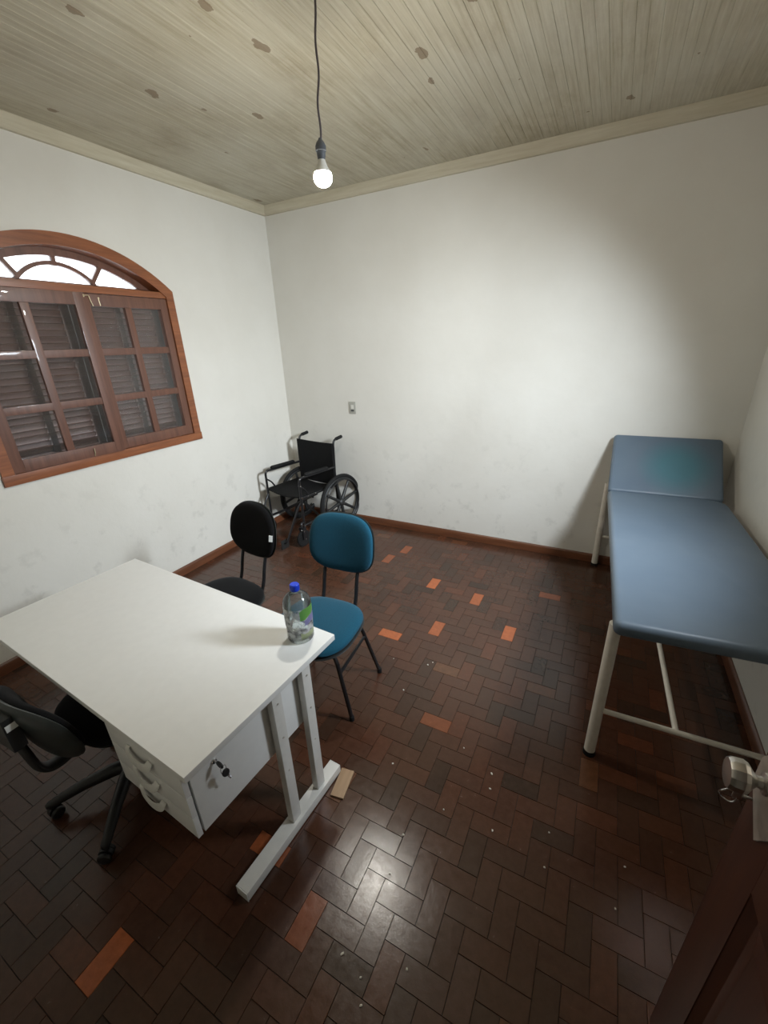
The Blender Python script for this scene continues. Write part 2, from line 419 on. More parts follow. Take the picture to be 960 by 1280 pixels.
for x, y, dx, dy in blocks:
    x0, x1, y0, y1 = max(x, 0.0), min(x + dx, W), max(y, -L), min(y + dy, 0.0)
    if x1 - x0 < .004 or y1 - y0 < .004: continue
    fr = 0.0
    for (fx, fy), am in zip(fresh_spots, fresh_amt):
        if x < fx < x + dx and y < fy < y + dy: fr = am
    tv = min(1, max(0, random.gauss(.45, .20)))
    h = random.uniform(-.0006, .0); tx, ty = random.gauss(0, .0045), random.gauss(0, .0045)
    xs0, xs1, ys0, ys1 = x0 + g, x1 - g, y0 + g, y1 - g
    cxm, cym = (x0 + x1) / 2, (y0 + y1) / 2
    top = []; low = []
    for px, py in ((xs0, ys0), (xs1, ys0), (xs1, ys1), (xs0, ys1)):
        zz = h + (px - cxm) * tx + (py - cym) * ty
        ex, ey = (.0008 if px < cxm else -.0008), (.0008 if py < cym else -.0008)
        top.append(bm.verts.new((px + ex, py + ey, zz))); low.append(bm.verts.new((px, py, zz - .002)))
    fs = [bm.faces.new(top)]
    for i in range(4): fs.append(bm.faces.new((low[i], low[(i + 1) % 4], top[(i + 1) % 4], top[i])))
    for f in fs: f[tone] = tv; f[fresh] = fr; f.material_index = 0
vs = [bm.verts.new(p) for p in ((-TH, -L - TH, -.003), (W + TH, -L - TH, -.003), (W + TH, TH, -.003), (-TH, TH, -.003))]
vb = [bm.verts.new((v.co.x, v.co.y, -.12)) for v in vs]
f = bm.faces.new(vs); f.material_index = 1
f = bm.faces.new(vb[::-1]); f.material_index = 1
for i in range(4):
    f = bm.faces.new((vb[i], vb[(i + 1) % 4], vs[(i + 1) % 4], vs[i])); f.material_index = 1
me = bpy.data.meshes.new('floor'); bm.to_mesh(me); bm.free()
me.materials.append(M['parquet']); me.materials.append(M['groove'])
floor = bpy.data.objects.new('floor', me); C.objects.link(floor); struct(floor)

# ceiling: beaded boards running front to back
bm = B()
prof = []
bw = 0.098; x = 0.0
while x < W + 0.02:
    for dx_, dz in ((0.0, 0.0018), (0.0015, 0.0018), (0.004, 0.0), (0.046, 0.0), (0.0475, 0.0012), (0.0495, 0.0012), (0.051, 0.0), (0.0965, 0.0)):
        prof.append((x + dx_, H + dz))
    x += bw
A = [bm.verts.new((px, TH * .5, pz)) for px, pz in prof]; Bv = [bm.verts.new((px, -L - TH * .5, pz)) for px, pz in prof]
for i in range(len(A) - 1): bm.faces.new((A[i], A[i + 1], Bv[i + 1], Bv[i]))
bx(bm, -TH, W + TH, -L - TH, TH, H + .012, H + .10)
struct(finish('ceiling', bm, M['ceiling'], smooth=False))

# walls
wc, whw, wz0, wz1, wrad, wzc = -1.872, 0.700, 1.105, 2.239, 1.061, 1.425      # arched window: centre, half width, sill, spring, arch radius and centre height
def arch_z(d, r=wrad): return wzc + math.sqrt(max(r * r - d * d, 0))
bm = B()                                                        # left wall with the arched opening
op = whw - 0.012                                                # opening a little smaller than the frame's outer edge
bx(bm, -TH, 0, -L - TH, wc - op, 0, H); bx(bm, -TH, 0, wc + op, TH, 0, H)
bx(bm, -TH, 0, wc - op, wc + op, 0, wz0 + .012)
NA = 28
for i in range(NA):
    d0, d1 = -op + 2 * op * i / NA, -op + 2 * op * (i + 1) / NA
    za, zb = arch_z(d0) - .012, arch_z(d1) - .012
    prism(bm, [(wc + d0, za), (wc + d1, zb), (wc + d1, H), (wc + d0, H)], 'x', -TH, 0)
struct(finish('wall_left', bm, M['plaster'], smooth=False))
bm = B(); bx(bm, 0, W, 0, TH, 0, H)
struct(finish('wall_back', bm, M['plaster'], smooth=False))
ry0, ry1, rz0, rz1 = -1.98, -1.42, 1.86, 2.42                   # high window in the right wall
bm = B()
bx(bm, W, W + TH, -L - TH, ry0, 0, H); bx(bm, W, W + TH, ry1, TH, 0, H)
bx(bm, W, W + TH, ry0, ry1, 0, rz0); bx(bm, W, W + TH, ry0, ry1, rz1, H)
struct(finish('wall_right', bm, M['plaster'], smooth=False))
dx0, dx1, dzt = 2.60, 3.42, 2.13                                # doorway the photograph is taken from
bm = B()
bx(bm, 0, dx0, -L - TH, -L, 0, H); bx(bm, dx1, W, -L - TH, -L, 0, H); bx(bm, dx0, dx1, -L - TH, -L, dzt, H)
struct(finish('wall_front', bm, M['plaster'], smooth=False))
# landing outside the doorway
bm = B()
bx(bm, dx0 - .6, dx1 + .6, -L - 1.5, -L - 1.42, -.1, 2.6); bx(bm, dx0 - .68, dx0 - .6, -L - 1.5, -L - TH, -.1, 2.6)
bx(bm, dx1 + .6, dx1 + .68, -L - 1.5, -L - TH, -.1, 2.6); bx(bm, dx0 - .68, dx1 + .68, -L - 1.5, -L - TH, 2.6, 2.68)
bx(bm, dx0 - .68, dx1 + .68, -L - 1.5, -L - TH, -.1, -.003)
struct(finish('wall_hallway', bm, M['plaster'], smooth=False))

# cornices and baseboards
def strip(name, prof, axis, a0, a1, mat):
    bm = B(); prism(bm, prof, axis, a0, a1); return struct(finish(name, bm, mat, smooth=True, angle=30))
cz = 2.930
cor = lambda o, s: [(o, cz), (o + s * .018, cz + .002), (o + s * .030, cz + .018), (o + s * .042, cz + .046), (o + s * .046, H), (o, H)]
strip('trim_1', cor(0, 1), 'y', -L, 0, M['cream'])
strip('trim_2', cor(0, -1), 'x', 0.03, W - .03, M['creamx'])
strip('trim_3', cor(W, -1), 'y', -L, 0, M['cream'])
strip('trim_4', cor(-L, 1), 'x', 0.03, W - .03, M['creamx'])
bs = lambda o, s: [(o, 0), (o + s * .016, 0), (o + s * .016, .056), (o + s * .012, .066), (o + s * .005, .072), (o, .072)]
strip('baseboard_left', bs(0, 1), 'y', -L, 0, M['base_y'])
strip('baseboard_back', bs(0, -1), 'x', 0.016, W - .016, M['base_x'])
strip('baseboard_right', bs(W, -1), 'y', -L, 0, M['base_y'])
strip('baseboard_front', bs(-L, 1), 'x', 0.016, dx0, M['base_x'])

# ------------------------------------------------------------------ arched window (window_1)
def ring_arch(bm, r_out, r_in, hw_out, hw_in, zb, x0, x1, n=28):
    """Arch band plus two jambs down to zb, x0..x1 thick (cross-section in y,z)."""
    out = [(wc - hw_out, zb)] + [(wc + d, arch_z(d, r_out)) for d in [-hw_out + 2 * hw_out * i / n for i in range(n + 1)]] + [(wc + hw_out, zb)]
    inn = [(wc - hw_in, zb)] + [(wc + d, arch_z(d, r_in)) for d in [-hw_in + 2 * hw_in * i / n for i in range(n + 1)]] + [(wc + hw_in, zb)]
    V = {}
    for nm, poly in (('o', out), ('i', inn)):
        for x in (x0, x1): V[nm, x] = [bm.verts.new((x, *p)) for p in poly]
    m = len(out)
    for i in range(m - 1):
        for a, b in ((('o', x0), ('o', x1)), (('o', x1), ('i', x1)), (('i', x1), ('i', x0)), (('i', x0), ('o', x0))):
            bm.faces.new((V[a][i], V[a][i + 1], V[b][i + 1], V[b][i]))
    for i in (0, m - 1):
        bm.faces.new((V['o', x0][i], V['o', x1][i], V['i', x1][i], V['i', x0][i]))

win = bpy.data.objects.new('window_1', None); C.objects.link(win); struct(win)
fw = 0.062
bm = B()
ring_arch(bm, wrad, wrad - fw - .008, whw, whw - fw, wz0 + .0005, -.155, .014)
bx(bm, -.155, .018, wc - whw - .004, wc + whw + .004, wz0 - .004, wz0 + .056, .003)
bx(bm, -.13, .006, wc - whw + fw, wc + whw - fw, 2.172, 2.214, .003)          # transom
bmesh.ops.remove_doubles(bm, verts=bm.verts[:], dist=1e-5)
finish('window_frame', bm, M['frame_wood'], win, angle=30)

# fanlight: outer ring, inner arc, three spokes, glass
fx0, fx1 = -.118, -.082
bm = B()
r2 = wrad - fw - .008
ring_arch(bm, r2 - .001, r2 - .042, .606, .565, 2.205, fx0, fx1)
bx(bm, fx0, fx1, wc - .60, wc + .60, 2.205, 2.232, .002)
ic, irw, irise, izb = -1.905, .225, .105, 2.228
iR = (irw ** 2 + irise ** 2) / (2 * irise); icz = izb + irise - iR
arc = lambda a, R: (ic + R * math.sin(a), icz + R * math.cos(a))
amax = math.asin(irw / iR)
for i in range(16):
    a0, a1 = -amax + 2 * amax * i / 16, -amax + 2 * amax * (i + 1) / 16
    prism(bm, [arc(a0, iR - .010), arc(a1, iR - .010), arc(a1, iR + .012), arc(a0, iR + .012)], 'x', fx0, fx1)
for (ya, za), (yb, zb) in (((-1.900, 2.32), (-1.890, 2.43)), ((-1.70, 2.235), (-1.595, 2.375)), ((-2.11, 2.235), (-2.205, 2.375))):
    dv = Vector((yb - ya, zb - za)).normalized(); nv = Vector((-dv.y, dv.x)) * .012
    prism(bm, [(ya - nv.x, za - nv.y), (yb - nv.x, zb - nv.y), (yb + nv.x, zb + nv.y), (ya + nv.x, za + nv.y)], 'x', fx0 + .002, fx1 - .002)
fan = finish('fanlight', bm, M['sash_wood'], win, angle=30)
bm = B()
poly = [(wc - .57, 2.22)] + [(wc + d, arch_z(d, r2 - .03)) for d in [-.57 + 1.14 * i / 20 for i in range(21)]] + [(wc + .57, 2.22)]
prism(bm, poly, 'x', -.102, -.099)
finish('fanlight_glass', bm, M['fan_frost'], fan, smooth=False)

# casements: left leaf a little ajar, right leaf shut
def casement(hinge_y, sgn, width, ang):
    """Leaf hinged at hinge_y, extending sgn*width along y, opened into the room by ang."""
    z0, z1 = 1.163, 2.168
    e = bpy.data.objects.new('casement', None)
    st, mu, rl = .058, .045, .072
    def Y(v): return sgn * v
    bm = B()
    def bb(a, b, c, d, x0=-.030, x1=.004, bv=.003):
        bx(bm, x0, x1, min(Y(a), Y(b)), max(Y(a), Y(b)), c, d, bv)
    bb(0, st, z0, z1); bb(width - st, width, z0, z1); bb(st, width - st, z0, z0 + rl); bb(st, width - st, z1 - rl, z1)
    mid = width / 2
    bb(mid - mu / 2, mid + mu / 2, z0 + rl, z1 - rl, -.027, .001)
    hh = (z1 - z0 - 2 * rl - 2 * mu) / 3
    rows = [z0 + rl + i * (hh + mu) for i in range(3)]
    for r0 in rows[1:]: bb(st, width - st, r0 - mu, r0, -.026, 0)
    o = finish('casement', bm, M['sash_wood'], win, angle=30)
    o.location = (0, hinge_y, 0); o.rotation_euler = (0, 0, ang)
    for r0 in rows:
        for a, b in ((st, mid - mu / 2), (mid + mu / 2, width - st)):
            bm = B(); bx(bm, -.016, -.013, min(Y(a), Y(b)) - .003, max(Y(a), Y(b)) + .003, r0 - .003, r0 + hh + .003)
            finish('glass_pane', bm, M['pane'], o, smooth=False)
    bpy.data.objects.remove(e)
    return o
cl = casement(wc - whw + fw + .003, 1, .652, math.radians(-4.0))
cr = casement(wc + whw - fw - .003, -1, .622, 0)
bm = B()                                                          # bent wire hook on the right leaf
tube(bm, fillet([(.010, -.598, 2.155), (.012, -.565, 2.158), (.012, -.560, 2.125), (.014, -.553, 2.095)], .01), .003, 8)
bx(bm, .004, .010, -.610, -.590, 2.146, 2.162, .001)
h = finish('hook', bm, M['brass'], cr)
bm = B(); tube(bm, [(.005, -.50, 2.10), (.005, -.503, 2.145)], .0025, 8); bx(bm, .004, .008, -.506, -.498, 2.14, 2.15)
finish('latch', bm, M['brass'], cr)
bm = B(); tube(bm, fillet([(.004, .45, 1.17), (.014, .45, 1.185), (.014, .452, 1.22)], .006), .003, 8)
finish('latch', bm, M['brass'], cl)

# louvred shutters outside the glass
def shutter(y0, y1, gaps):
    z0, z1 = 1.165, 2.168
    bm = B(); xs0, xs1 = -.152, -.118
    bx(bm, xs0, xs1, y0, y0 + .055, z0, z1, .002); bx(bm, xs0, xs1, y1 - .055, y1, z0, z1, .002)
    bx(bm, xs0, xs1, y0 + .055, y1 - .055, z0, z0 + .06, .002); bx(bm, xs0, xs1, y0 + .055, y1 - .055, z1 - .06, z1, .002)
    bx(bm, xs0, xs1, (y0 + y1) / 2 - .02, (y0 + y1) / 2 + .02, z0 + .05, z1 - .05, .002)
    o = finish('shutter', bm, M['shutter_wood'], win, angle=30)
    bm = B(); n = 23; s = (z1 - z0 - .12) / n
    for i in range(n):
        if i in gaps: ext = .0125
        else: ext = .020
        zc = z0 + .06 + s * (i + .5)
        Mx = Matrix.Translation((-.136, 0, zc)) @ Matrix.Rotation(math.radians(-52), 4, 'Y')
        bx(bm, -ext - .008, ext + .008, y0 + .05, y1 - .05, -.004, .004, 0, Mx)
    finish('louvre_slats', bm, M['shutter_wood'], o, smooth=False)
shutter(wc - whw + fw, wc - .003, (1, 3)); shutter(wc + .003, wc + whw - fw, (22,))

# high window in the right wall (outside the frame of the photograph, lets the daylight in)
win2 = bpy.data.objects.new('window_2', None); C.objects.link(win2); struct(win2)
bm = B(); t = .035
bx(bm, W - .012, W + .12, ry0 - .03, ry0 + t, rz0 - .03, rz1 + .03, .003); bx(bm, W - .012, W + .12, ry1 - t, ry1 + .03, rz0 - .03, rz1 + .03, .003)
bx(bm, W - .012, W + .12, ry0 + t, ry1 - t, rz0 - .03, rz0 + t, .003); bx(bm, W - .012, W + .12, ry0 + t, ry1 - t, rz1 - t, rz1 + .03, .003)
finish('window_frame', bm, M['frame_wood'], win2)
bm = B(); bx(bm, W + .09, W + .093, ry0 + t - .004, ry1 - t + .004, rz0 + t - .004, rz1 - t + .004)
finish('glass_pane', bm, M['fan_pane'], win2, smooth=False)

# ------------------------------------------------------------------ open door (door_1)
DX, DY = 3.415, -2.785                                             # face plane and free edge
dw, dh, dt = .86, 2.08, .036
bm = B()
st = .125
rails = [(0.012, .20), (.86, 1.06), (dh - .13, dh)]
bx(bm, DX, DX + dt, DY - st, DY, .012, dh, .002); bx(bm, DX, DX + dt, DY - dw, DY - dw + st, .012, dh, .002)
for z0, z1 in rails: bx(bm, DX, DX + dt, DY - dw + st, DY - st, z0, z1, .002)
door = struct(finish('door_1', bm, M['door_wood'], angle=30))
for z0, z1 in ((.20, .86), (1.06, dh - .13)):
    bm = B()
    ya, yb = DY - dw + st, DY - st
    V = []
    for ins, x in ((0, DX + .002), (.022, DX + .014), (.024, DX + .014), (.060, DX + .006)):
        V.append([bm.verts.new((x, y, z)) for y, z in ((ya + ins, z0 + ins), (yb - ins, z0 + ins), (yb - ins, z1 - ins), (ya + ins, z1 - ins))])
    for A, Bq in zip(V, V[1:]):
        for k in range(4): bm.faces.new((A[k], A[(k + 1) % 4], Bq[(k + 1) % 4], Bq[k]))
    bm.faces.new(V[-1])
    bk = [bm.verts.new((DX + dt - .006, y, z)) for y, z in ((ya, z0), (yb, z0), (yb, z1), (ya, z1))]
    bm.faces.new(bk[::-1])
    for k in range(4): bm.faces.new((V[0][k], V[0][(k + 1) % 4], bk[(k + 1) % 4], bk[k]))
    finish('door_panel', bm, M['door_wood'], door, smooth=False)
RX = Matrix.Rotation(-PI / 2, 4, 'Y')                               # spins z onto -x
ky, kz = DY - .045, 1.042
bm = B()
lathe(bm, [(0, 0), (.020, 0), (.020, .004), (.012, .007), (.010, .014), (.016, .020), (.027, .028), (.031, .036), (.030, .050), (.026, .057), (.010, .059), (0, .059)],
      12, Matrix.Translation((DX - .004, ky, kz)) @ RX)
kn = finish('door_knob', bm, M['satin'], door, angle=25)
bm = B()                                                            # pointed plate behind the knob
prism(bm, [(ky, kz + .085), (ky + .042, kz + .02), (ky + .042, kz - .04), (ky - .035, kz - .105), (ky - .085, kz - .03), (ky - .075, kz + .02)], 'x', DX - .005, DX)
finish('escutcheon', bm, M['dark_metal'], door, smooth=False)
k = thing('key', 'small steel key with a wire ring hanging in the door lock under the knob', 'key', (DX - .005, ky + .026, kz - .074))
bm = B(); tube(bm, [(.004, 0, 0), (-.012, 0, 0)], .003, 8); bx(bm, -.026, -.010, -.0015, .0015, -.011, .011, .001)
finish('key_blade', bm, M['satin'], k)
bm = B(); tube(bm, [(-.022 + .014 * math.cos(a) - .010, .004 * math.sin(2 * a), .016 * math.sin(a) - .008) for a in [2 * PI * i / 24 for i in range(24)]], .0013, 6, closed=True)
finish('key_ring', bm, M['chrome'], k)

# ------------------------------------------------------------------ hanging bulb
BX, BY, BZ = 1.885, -1.820, 2.456
lamp = thing('pendant_lamp', 'bare lit round bulb hanging from the ceiling on a thin grey twisted cord', 'lamp', (BX, BY, BZ))
bm = B()
cp = []
for i in range(40):
    t = i / 39; z = .105 + (H - BZ - .105 + .004) * t
    cp.append((.024 * t + .0035 * math.sin(t * 17) * (1 - t * .5), .0035 * math.cos(t * 13), z))
tube(bm, cp, .0042, 8)
finish('cord', bm, M['cord'], lamp)
bm = B(); lathe(bm, [(0, .118), (.006, .118), (.009, .112), (.016, .104), (.0215, .092), (.0215, .076), (.018, .074), (.017, .060), (.0145, .048), (0, .048)], 24)
finish('socket', bm, M['socket'], lamp)
bm = B(); lathe(bm, [(0, .058), (.013, .058), (.0145, .046), (.022, .026), (.033, .008), (.0345, .004), (0, .004)], 28)
finish('bulb_base', bm, M['white_plastic'], lamp)
bm = B(); lathe(bm, [(0, .004), (.0335, .004), (.037, -.004), (.0372, -.014), (.034, -.026), (.026, -.036), (.014, -.0415), (0, -.0430)], 28)
finish('bulb_globe', bm, M['bulb'], lamp)

# ------------------------------------------------------------------ desk
desk = thing('office_desk', 'white office desk with three hanging drawers and steel legs near the window wall', 'desk', (2.219, -2.487, 0), math.radians(-3.2))
ZT = .725; DLN, DDP = 1.410, .682
bm = B(); bx(bm, -DLN, 0, -DDP, 0, ZT - .025, ZT, .0025)
finish('tabletop', bm, M['melamine'], desk, angle=40)
bm = B(); bx(bm, -DLN + .04, -.040, -.150, -.132, .415, ZT - .025, .001)
finish('modesty_panel', bm, M['melamine'], desk)
px0, px1, py0, py1, pz0, pz1 = -.440, -.040, -.652, -.152, .420, ZT - .025
bm = B()
bx(bm, px1 - .016, px1, py0, py1 - .0, pz0, pz1, .001); bx(bm, px0, px0 + .016, py0, py1 - .02, pz0, pz1, .001)
bx(bm, px0 + .016, px1 - .016, py0, py1 - .02, pz0, pz0 + .015, .001); bx(bm, px0 + .016, px1 - .016, py1 - .036, py1 - .020, pz0 + .015, pz1, .001)
finish('drawer_cabinet', bm, M['melamine'], desk)
zs = [pz0 - .004, pz0 + .086, pz0 + .177, pz1 - .003]
for i in range(3):
    bm = B(); bx(bm, px0 - .001, px1 - .001, py0 - .0240, py0 - .0070, zs[i] + .0015, zs[i + 1] - .0015, .0012)
    bx(bm, px0 + .03, px1 - .03, py0 - .0072, py1 - .08, zs[i] + .024, zs[i + 1] - .02)
    d = finish('drawer', bm, M['melamine'], desk, angle=40)
    # half-moon pull: wide curved lip around a shadowed finger slot
    bm = B(); hx, hz = (px0 + px1) / 2 - .010, zs[i] + .060
    n = 24; rings = []; yF = py0 - .0240
    for j in range(n + 1):
        a = PI * j / n; ca, sa = math.cos(a), math.sin(a)
        so = .0015 + .014 * max(0, sa) ** .6
        ring = []
        for rr, oo in ((1.0, 0), (1.0, -.004), (.80, -.006), (.42, -.003), (.42, .0), (.80, -.0020)):
            k2 = rr if sa > 0 else rr
            ring.append(bm.verts.new((hx + .070 * ca * (1 - (1 - rr) * .55), yF - so + .0015 + oo, hz - .050 * sa * rr + .006 * (1 - rr))))
        rings.append(ring)
    for A, Bq in zip(rings, rings[1:]):
        for q in range(6): bm.faces.new((A[q], A[(q + 1) % 6], Bq[(q + 1) % 6], Bq[q]))
    bm.faces.new(rings[0]); bm.faces.new(rings[-1][::-1])
    finish('handle', bm, M['white_plastic'], d, angle=50)
bm = B(); RXp = Matrix.Rotation(PI / 2, 4, 'Y')
lky, lkz = -.572, .640
lathe(bm, [(0, 0), (.0095, 0), (.0095, .004), (.008, .006), (0, .006)], 20, Matrix.Translation((px1, lky, lkz)) @ RXp)
finish('lock', bm, M['chrome'], desk)
for ly in (-.330, -.177):                                             # right leg frame, seen; two posts
    bm = B(); bx(bm, -.034, -.004, ly - .022, ly + .022, .048, ZT - .025, .003)
    p = finish('leg_post', bm, M['white_metal'], desk)
    for z in (.66, .50, .33):
        bm = B(); lathe(bm, [(0, 0), (.004, 0), (.004, .0015), (0, .002)], 10, Matrix.Translation((-.004, ly, z)) @ RXp)
        finish('screw', bm, M['dark_metal'], p)
    bm = B(); bx(bm, -DLN + .04, -DLN + .07, ly - .022, ly + .022, .048, ZT - .025, .003)
    finish('leg_post', bm, M['white_metal'], desk)
for xx in (-.018, -DLN + .055):
    bm = B(); bx(bm, xx - .028, xx + .028, -.606, -.066, .006, .048, .004)
    ft = finish('foot', bm, M['white_metal'], desk)
    for yy in (-.610, -.062):
        bm = B(); bx(bm, xx - .0275, xx + .0275, min(yy, yy + .004 * (1 if yy < -.3 else -1)), max(yy, yy + .004 * (1 if yy < -.3 else -1)), .004, .0475, .0015)
        finish('end_cap', bm, M['white_plastic'], ft)
    for yy in (-.585, -.09):
        bm = B(); lathe(bm, [(0, 0), (.016, 0), (.014, .0065), (0, .0065)], 14, Matrix.Translation((xx, yy, 0)))
        finish('glide', bm, M['rubber'], ft)

def to_world(root, p):
    c, s = math.cos(root.rotation_euler.z), math.sin(root.rotation_euler.z)
    return (root.location.x + p[0] * c - p[1] * s, root.location.y + p[0] * s + p[1] * c, p[2])
keys = thing('key_pair', 'pair of black-headed keys hanging in the lock on the side of the desk drawers', 'keys', to_world(desk, (px1 + .0065, lky, lkz)), desk.rotation_euler.z)
def key_bits(ang, off, in_lock):
    Mx = Matrix.Translation(off) @ Matrix.Rotation(ang, 4, 'X')
    bm = B()
    if in_lock: vs = lathe(bm, [(0, 0), (.003, 0), (.003, .012), (0, .012)], 8, RXp)
    else: bx(bm, -.001, .001, -.0035, .0035, -.052, -.02, .0005, Mx)
    finish('key_blade', bm, M['chrome'], keys)
    bm = B()
    if in_lock: M2 = Matrix.Translation((.022, 0, 0)) @ Matrix.Rotation(PI / 2, 4, 'X')
    else: M2 = Matrix.Translation(off) @ Matrix.Rotation(ang, 4, 'X') @ Matrix.Rotation(PI / 2, 4, 'Z') @ Matrix.Rotation(PI / 2, 4, 'X')
    vs = lathe(bm, [(0, -.003), (.0105, -.003), (.012, -.0015), (.012, .0015), (.0105, .003), (0, .003)], 20)
    bmesh.ops.transform(bm, matrix=M2 @ Matrix.Translation((0, 0 if in_lock else -.012, 0)) @ Matrix.Diagonal((1.25 if in_lock else 1, 1 if in_lock else 1.35, 1, 1)), verts=vs)
    finish('key_head', bm, M['black_plastic'], keys)
key_bits(0, (0, 0, 0), True)
key_bits(math.radians(18), (.030, .004, -.026), False)
bm = B(); tube(bm, [(.030 + .0015 * math.sin(3 * a), .003 + .010 * math.sin(a), -.018 + .017 * math.cos(a)) for a in [2 * PI * i / 28 for i in range(28)]], .0011, 6, closed=True)
finish('key_ring', bm, M['chrome'], keys)

# bare wooden block by the desk foot
bm = B(); bx(bm, -.030, .030, -.064, .064, 0, .010, .0015)
blk = finish('wooden_block', bm, M['tan_wood'], loc=(2.262, -2.592, 0)); blk.rotation_euler = (0, 0, math.radians(10))
tag(blk, 'small bare tan wooden block lying on the floor against the desk foot', 'block')

# ------------------------------------------------------------------ bottle
bot = thing('bottle', 'clear plastic bottle of clear liquid with a blue cap on the desk corner', 'bottle', (2.105, -2.555, ZT + .0005), math.radians(-3))
bm = B()
R_ = .0545
pr_out = [(0, .003), (.036, .0), (.048, .002), (R_ - .002, .012), (R_ - .003, .05), (R_, .09), (R_, .162), (R_ - .0015, .174), (R_ - .007, .187), (R_ - .018, .200), (.024, .210), (.0155, .216), (.0150, .228)]
lathe(bm, pr_out, 40)
finish('bottle_body', bm, M['pet'], bot, angle=50)
bm = B(); r = R_ - .0018
lathe(bm, [(0, .0045), (.035, .0030), (.046, .005), (r - .002, .014), (r - .003, .05), (r, .09), (r, .150), (0, .150)], 40)
finish('liquid', bm, M['liquid'], bot, angle=50)
bm = B()                                                               # printed label, wraps the right-hand side
for rr in (R_ + .0005,):
    n = 26; a0, a1 = math.radians(-120), math.radians(92)
    V = [[bm.verts.new(((rr - .003 * max(0, .09 - z) / .04 if z > .05 else rr - .003) * math.cos(a0 + (a1 - a0) * i / n), (rr - .003 * max(0, .09 - z) / .04 if z > .05 else rr - .003) * math.sin(a0 + (a1 - a0) * i / n), z)) for i in range(n + 1)] for z in (.020, .035, .05, .07, .09, .115, .140, .160)]
    for A, Bq in zip(V, V[1:]):
        for i in range(n): bm.faces.new((A[i], A[i + 1], Bq[i + 1], Bq[i]))
r_ = bmesh.ops.solidify(bm, geom=bm.faces[:], thickness=.0003)
finish('label_sticker', bm, M['label'], bot, angle=50)
bm = B()
prof = [(0, .246), (.0155, .246), (.0175, .243), (.0178, .221), (.0160, .219), (0, .219)]
lathe(bm, prof, 30)
for kk in range(30):
    a = 2 * PI * kk / 30
    bx(bm, -.0006, .0006, -.0008, .0008, .222, .242, 0, Matrix.Rotation(a, 4, 'Z') @ Matrix.Translation((.0178, 0, 0)))
finish('cap', bm, M['cap_blue'], bot, angle=40)

# ------------------------------------------------------------------ visitor chairs
def visitor_chair(label, loc, rz, fab, ex_back, round_back):
    t = thing('visitor_chair', label, 'chair', loc, rz)
    # local frame: sitter faces -y
    SZ = .425
    bm = B(); pad(bm, .455, .44, .034, .018, ex=3.0, edge=.55, taper=-.10, fn=lambda x, y, z: (x, y - .01, SZ + .016 + z - .016 * max(0, (-y - .10)) / .12 * max(0, (-y - .10)) / .12))
    finish('seat', bm, fab, t, angle=60)
    bm = B(); pad(bm, .462, .447, .010, .012, ex=3.0, edge=.9, taper=-.10, fn=lambda x, y, z: (x, y - .01, SZ - .006 + z - .014 * max(0, (-y - .10)) / .12 * max(0, (-y - .10)) / .12))
    finish('seat_shell', bm, M['black_plastic'], t, angle=60)
    tilt = math.radians(11)
    bw_, bh_ = .405, .335
    def back(off):
        def f(x, y, z):
            zz = -(z) + off                                      # thickness direction: front is -y
            cv = .020 * (x / .2) ** 2
            yl, zl = zz - cv, y
            return (x, .300 + yl * math.cos(tilt) + zl * math.sin(tilt), .775 - yl * math.sin(tilt) + zl * math.cos(tilt))
        return f
    bm = B(); pad(bm, bw_, bh_, .026, .010, ex=ex_back, edge=.55, fn=back(0), taper=round_back)
    finish('backrest', bm, fab, t, angle=60)
    bm = B(); pad(bm, bw_ + .010, bh_ + .010, .006, .016, ex=ex_back, edge=.8, fn=back(.012), taper=round_back)
    bs_ = finish('backrest_shell', bm, M['black_shell'], t, angle=60)
    for s in (-1, 1):
        bm = B()
        pts = fillet([(s * .105, .03, SZ - .030), (s * .105, .195, SZ - .030), (s * .105, .230, SZ + .05), (s * .105, .252, .58), (s * .105, .332, .80)], .05)
        tube(bm, pts, .0105, 12); finish('back_upright', bm, M['black_paint'], t)
        for fx, fy, tx, ty, sgn in ((.238, .212, .150, .120, 1), (.246, -.150, .150, -.130, -1)):
            bm = B()
            pts = fillet([(s * .04, ty, SZ - .032), (s * tx, ty, SZ - .032), (s * (tx + .032), ty + sgn * .012, SZ - .070), (s * fx, fy, .012)], .045)
            tube(bm, pts, .0105, 12); lg = finish('leg', bm, M['black_paint'], t)
            bm = B(); lathe(bm, [(0, 0), (.013, 0), (.0135, .006), (.0125, .028), (.0108, .030), (0, .030)], 14, Matrix.Translation((s * fx, fy, 0)))
            finish('foot_cap', bm, M['rubber'], lg)
        def on(fx, fy, tx, ty, sgn, z):
            a = Vector((tx + .032, ty + sgn * .012, SZ - .070)); b = Vector((fx, fy, .012)); k = (a.z - z) / (a.z - b.z)
            return a + (b - a) * k
        p, q = on(.238, .212, .150, .120, 1, .300), on(.246, -.150, .150, -.130, -1, .285)
        bm = B(); tube(bm, [(s * p.x, p.y, p.z), (s * q.x, q.y, q.z)], .0085, 10)
        finish('side_stretcher', bm, M['black_paint'], t)
    for yb in (-.14, .10):
        bm = B(); bx(bm, -.115, .115, yb, yb + .03, SZ - .022, SZ - .014)
        finish('seat_bracket', bm, M['black_paint'], t)
    return t, back
blue, _ = visitor_chair('blue fabric chair with black tube legs facing the desk corner behind the bottle', (1.868, -2.150, 0), math.radians(3.5), M['teal'], 2.9, -.06)
blk_ch, bfn = visitor_chair('black fabric chair with a white tag on its backrest, behind the desk near the wheelchair', (1.215, -2.210, 0), math.radians(-7), M['black_fabric'], 2.5, -.10)
for p in bpy.data.objects:                                             # grey edge of the black chair's back shell
    pass
bm = B(); f = bfn(0)
q = [f(.178, -.030, .024), f(.198, -.030, .010), f(.198, .008, .010), f(.178, .008, .024)]
n_ = Vector((.5, -.85, .1)) * .002
